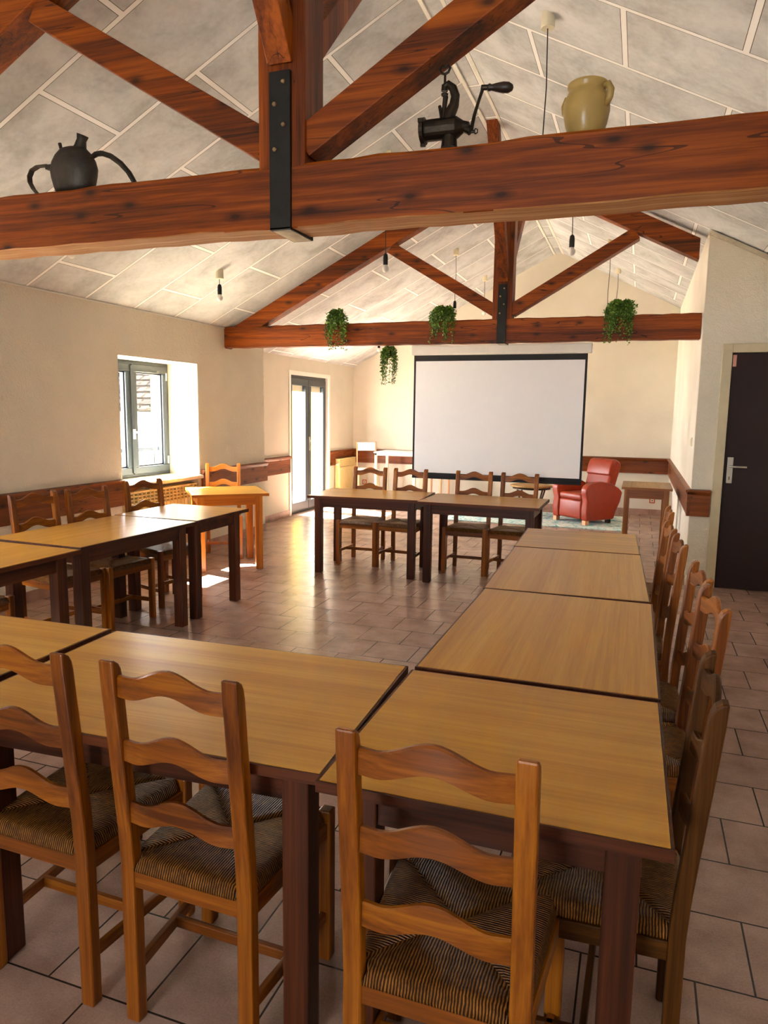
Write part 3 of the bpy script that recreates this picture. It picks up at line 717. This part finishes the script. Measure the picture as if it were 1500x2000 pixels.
b.tube([(-.026, 0, .272), (-.038, 0, .276), (-.044, 0, .288), (-.038, 0, .300), (-.026, 0, .295), (-.014, 0, .301), (-.008, 0, .290), (-.014, 0, .277), (-.026, 0, .272)], .0045, 8); b.build('clamp_screw', M_castiron, Gd)
b = MB(); b.tube([(.05, 0, .082), (.068, 0, .074), (.074, 0, .070)], [.014, .016, .016], 12)
b.tube([(.074, 0, .070), (.085, 0, .122), (.100, 0, .170), (.110, 0, .198), (.112, 0, .210)], [.010, .0085, .0075, .008, .009], 10, .7); b.tube([(.108, 0, .210), (.130, 0, .208)], .009, 10)
b.tube([(.076, 0, .068), (.090, 0, .067)], .006, 8); b.tube([(.090, -.001, .058), (.098, -.001, .062), (.098, -.001, .072), (.091, -.001, .076), (.086, -.001, .067), (.090, -.001, .058)], .0025, 6); b.build('crank', M_castiron, Gd)
MB().lathe([(.010, 0), (.013, .006), (.010, .014), (.014, .03), (.0185, .055), (.0175, .075), (.010, .088), (.003, .091)], n=18, m=Matrix.Translation((.130, 0, .208)) @ Matrix.Rotation(PI/2+.13, 4, 'Y')).build('crank_handle', plain('dark_wood_grip', C(42, 30, 22), .4), Gd, smooth=True)

P = thing('stoneware_pot', 'ochre glazed stoneware pot with two ear handles on the near beam', 'pot', (-.2335, YT, ZT))
pr = [(.052, 0), (.058, .012), (.069, .045), (.0765, .085), (.0745, .118), (.066, .140), (.060, .150), (.060, .156), (.066, .164), (.066, .172), (.060, .176), (.054, .172), (.054, .150)]
MB().lathe(pr, (0, 0, 0), 40).build('body', M_stone, P, smooth=True)
for s_, nm in ((-1, 'handle'), (1, 'handle')):
    MB().tube([(s_*.066, 0, .148), (s_*.082, 0, .150), (s_*.092, 0, .130), (s_*.090, 0, .108), (s_*.074, 0, .085)], [.010, .011, .012, .011, .009], 12).build(nm, M_stone, P, smooth=True)
P.rotation_euler.z = -.55

# ------------------------------------------------------------------ radiators
def radiator(x, y0, y1, z0, z1, label, xs=1):
    n = round((y1-y0)/.06); R = thing('radiator', label, 'radiator', (x, y0, 0)); p = (y1-y0)/n
    b = MB(); h = MB()
    for i in range(n):
        a = i*p; b.box(0, .085, a+.003, a+p-.003, z0, z1-.14); b.box(0, .082, a+.003, a+.009, z1-.14, z1); b.box(0, .082, a+p-.009, a+p-.003, z1-.14, z1)
        for k in range(4): zz = z1-.14+k*.034; b.box(0, .080, a+.009, a+p-.009, zz+.022, zz+.034)
        h.box(.01, .03, a+.009, a+p-.009, z1-.14, z1-.006)
    b.box(0, .086, 0, y1-y0, z1-.006, z1+.004); b.build('sections', M_rad, R, .002); h.build('grille_void', M_radhole, R)
    v = MB(); v.tube([(.04, -.045, z1-.09), (.04, .0, z1-.09)], .012, 10); v.tube([(.04, -.05, z1-.09), (.075, -.05, z1-.09), (.10, -.05, z1-.09)], [.014, .02, .018], 12); v.tube([(.04, -.045, z1-.09), (.04, -.045, .0)], .008, 8)
    v.build('valve', M_rad, R)
radiator(-4.585, 5.50, 6.60, .10, .745, 'cream sectional radiator in the niche under the window')
radiator(-4.775, 10.98, 11.70, .12, .745, 'cream radiator between the glazed door and the far corner')

# ------------------------------------------------------------------ armchair, rug, rattan table
RG = tag(MB().box(-2.62, -.15, 9.92, 11.33, .0005, .012).build('rug', M_rug), 'pale teal and white mottled rug under the red armchair', 'rug')
A = thing('armchair', 'red leather recliner armchair standing on the rug by the far wall', 'armchair', (-.655, 10.63, .012))
A.rotation_euler.z = math.atan2(-.447, .298)-PI/2+PI  # replaced below
A.rotation_euler.z = math.atan2(-.755, -.656)+PI/2
def soft(m, name, bev=.03, mat=M_leather, smooth=True, par=A):
    o = m.build(name, mat, par, 0); bb = o.modifiers.new('b', 'BEVEL'); bb.width = bev; bb.segments = 4; bb.limit_method = 'ANGLE'; bb.angle_limit = .5
    for p_ in o.data.polygons: p_.use_smooth = True
    return o
# local: -y is the front, x left-right
for sx in (-1, 1):
    pr = [(-.33, .06), (-.345, .20), (-.33, .33), (-.36, .43), (-.365, .50), (-.33, .555), (-.24, .59), (-.05, .60), (.12, .57), (.27, .50), (.34, .44), (.30, .30), (.22, .16), (.19, .06)]
    m = MB(); m.prism(pr, 'x', sx*.285-.06, sx*.285+.06); soft(m, 'armrest', .022)
soft(MB().box(-.222, .222, -.335, -.05, .07, .335), 'footrest_panel', .03)
soft(MB().box(-.222, .222, -.34, .14, .335, .43), 'seat_cushion', .035)
m = MB(); m.prism([(.10, .36), (.27, .34), (.36, .62), (.42, .80), (.40, .865), (.33, .885), (.25, .86), (.21, .72), (.17, .56)], 'x', -.225, .225); soft(m, 'backrest', .035)
m = MB(); m.prism([(.175, .67), (.30, .65), (.365, .80), (.365, .87), (.31, .905), (.24, .885), (.20, .80)], 'x', -.23, .23); soft(m, 'head_cushion', .03)
soft(MB().box(-.225, .225, .0, .24, .07, .34), 'base', .01)
for sx in (-1, 1):
    MB().box(sx*.29-.035, sx*.29+.035, -.34, -.27, 0, .062).build('foot', rawood('x'), A, .004)
    MB().box(sx*.27-.03, sx*.27+.03, .12, .18, 0, .062).build('foot', plain('dark_foot', C(50, 30, 18), .5), A, .004)
Rt = thing('rattan_table', 'low round rattan table beside the red armchair, partly behind the screen edge', 'side table', (-1.50, 10.95, .012))
MB().lathe([(.29, 0), (.315, .004), (.32, .016), (.315, .028), (.29, .032)], (0, 0, .43), 40).build('tabletop', M_cane, Rt, smooth=True)
MB().lathe([(.27, 0), (.285, 0), (.285, .012), (.27, .012)], (0, 0, .40), 30).build('ring', M_canedk, Rt)
for k in range(4):
    a = PI/4+k*PI/2; MB().tube([(.27*cos(a), .27*sin(a), .42), (.23*cos(a), .23*sin(a), .30), (.17*cos(a), .17*sin(a), .15), (.20*cos(a), .20*sin(a), 0)], .013, 10).build('leg', M_canedk, Rt, smooth=True)

# ------------------------------------------------------------------ white high desk and chairs
D = thing('high_desk', 'white high desk with open pale legs against the far wall', 'desk', (0, 0, 0))
dx0, dx1, dy0, dy1, dz = -4.06, -3.36, 10.95, 11.55, .895
MB().box(dx0-.01, dx1+.03, dy0-.02, dy1, dz-.022, dz).build('desktop', M_deskw, D, .003)
MB().box(dx0, dx1, dy0, dy0+.03, dz-.06, dz-.022).box(dx0, dx0+.03, dy0+.03, dy1, dz-.06, dz-.022).box(dx1-.03, dx1, dy0+.03, dy1, dz-.06, dz-.022).build('apron', M_canopy, D)
for a in (dx0, dx1-.04):
    for b_ in (dy0, dy1-.05): MB().box(a, a+.04, b_, b_+.04, 0, dz-.022).build('leg', plain('cream_wood', C(240, 216, 176), .45), D, .002)
def high_chair(x, y, a, label):
    H = thing('high_chair', label, 'chair', (x, y, 0), a)
    for sx in (-1, 1):
        MB().prism([(.012, 0), (.012, .60), (-.03, 1.03), (-.055, 1.03), (-.018, .60), (-.018, 0)], 'x', sx*.16-.011, sx*.16+.011).build('back_post', rawood('z'), H)
        MB().box(sx*.16-.012, sx*.16+.012, .33, .36, 0, .575).build('leg', rawood('z'), H)
    MB().box(-.149, .149, -.042, -.028, .88, 1.02).build('backrest', M_deskw, H, .003)
    MB().box(-.175, .175, -.0, .375, .575, .595).build('seat', M_deskw, H, .004)
    MB().box(-.15, .15, .335, .355, .20, .24).build('footrail', rawood('x'), H)
    return H
high_chair(-4.36, 11.36, PI+.45, 'white-backed high chair with pale wooden frame left of the high desk')
high_chair(-3.08, 11.45, PI-.15, 'pale wooden high chair whose legs show under the projection screen')

# ------------------------------------------------------------------ small wall fittings
def socket(x, y, z, nx, label, mat):
    s_ = thing('wall_socket', label, 'socket', (x, y, z)); 
    MB().box(-.042, .042, -.010, 0, -.042, .042).build('plate', mat, s_, .003)
    MB().box(-.024, .024, -.013, -.009, -.024, .024).build('insert', M_canopy, s_, .002)
    MB().lathe([(.010, 0), (.010, .003)], n=14, m=Matrix.Translation((0, -.0125, 0)) @ Matrix.Rotation(PI/2, 4, 'X')).build('recess', M_black, s_)
socket(.25, YF, .228, 0, 'red-framed wall socket behind the small side table', M_redplate)
socket(-4.56, YF, .30, 0, 'red-framed wall socket between the high chair and far radiator', M_redplate)
SW = thing('light_switch', 'small light switch on the edge of the white right wall', 'switch', (XW, 7.30, 1.30))
MB().box(-.010, 0, -.04, .04, -.04, .04).build('plate', M_canopy, SW, .003); MB().box(-.014, -.009, -.022, .022, -.03, .03).build('rocker', M_dframe, SW, .002)
tag(MB().tube([(XW-.008, 8.75, .0), (XW-.008, 8.75, .64)], .008, 8).build('conduit', M_canopy), 'thin vertical conduit on the white right wall below the wooden dado', 'pipe')

# ------------------------------------------------------------------ outside
ext = plain('sunlit_render', C(120, 104, 56), .9, var=.05); extw = plain('white_render', C(112, 108, 96), .9, var=.04)
for m_ in (ext, extw): m_.node_tree.nodes['Principled BSDF'].inputs['Specular IOR Level'].default_value = 0
tag(MB().box(-10.0, -5.6, 13.0, 13.4, -2.99, 5).build('neighbour_wall', ext), 'sunlit cream house wall seen through the window and glazed door', 'wall')
B = thing('neighbour_house', 'neighbouring house with tiled roof seen through the left window', 'house', (0, 0, 0))
MB().box(-26, -13.0, 22, 30, -3, 1.45).build('wall', extw, B)
MB().prism([(21.6, 1.42), (21.6, 1.52), (26.5, 4.4), (26.5, 4.2)], 'x', -26.5, -12.8).build('roof', m_roof(), B)
for k in range(4): MB().box(-24+k*2.3, -23.1+k*2.3, 21.96, 22.02, -.6, .8).build('shutter', plain('pale_shutter', C(216, 206, 184), .8), B)
tag(MB().box(-6.6, -4.95, 4.2, 12.6, -.15, -.03).build('terrace', plain('terrace_slab', C(214, 200, 178), .8)), 'sunlit balcony slab outside the window and glazed door', 'balcony floor')
M_rail = plain('dark_rail', C(22, 28, 36), .8); M_rail.node_tree.nodes['Principled BSDF'].inputs['Specular IOR Level'].default_value = 0
Rl = thing('balcony_railing', 'grey metal balcony railing outside the left window', 'railing', (-6.5, 4.3, 0))
MB().box(-.02, .02, 0, 8.2, .95, 1.0).box(-.015, .015, 0, 8.2, .06, .09).build('handrail', M_rail, Rl)
for k in range(6): MB().box(-.02, .02, k*1.63, k*1.63+.04, -.03, .95).build('post', M_rail, Rl)
m = MB()
for k in range(68): m.box(-.006, .006, .1+k*.12, .112+k*.12, .09, .95)
m.build('balusters', M_rail, Rl)
tag(MB().box(-40, -6.6, -12, 45, -3.1, -3).build('street', plain('street_ground', C(190, 178, 160), .9)), 'pale street level below the neighbouring house', 'ground')
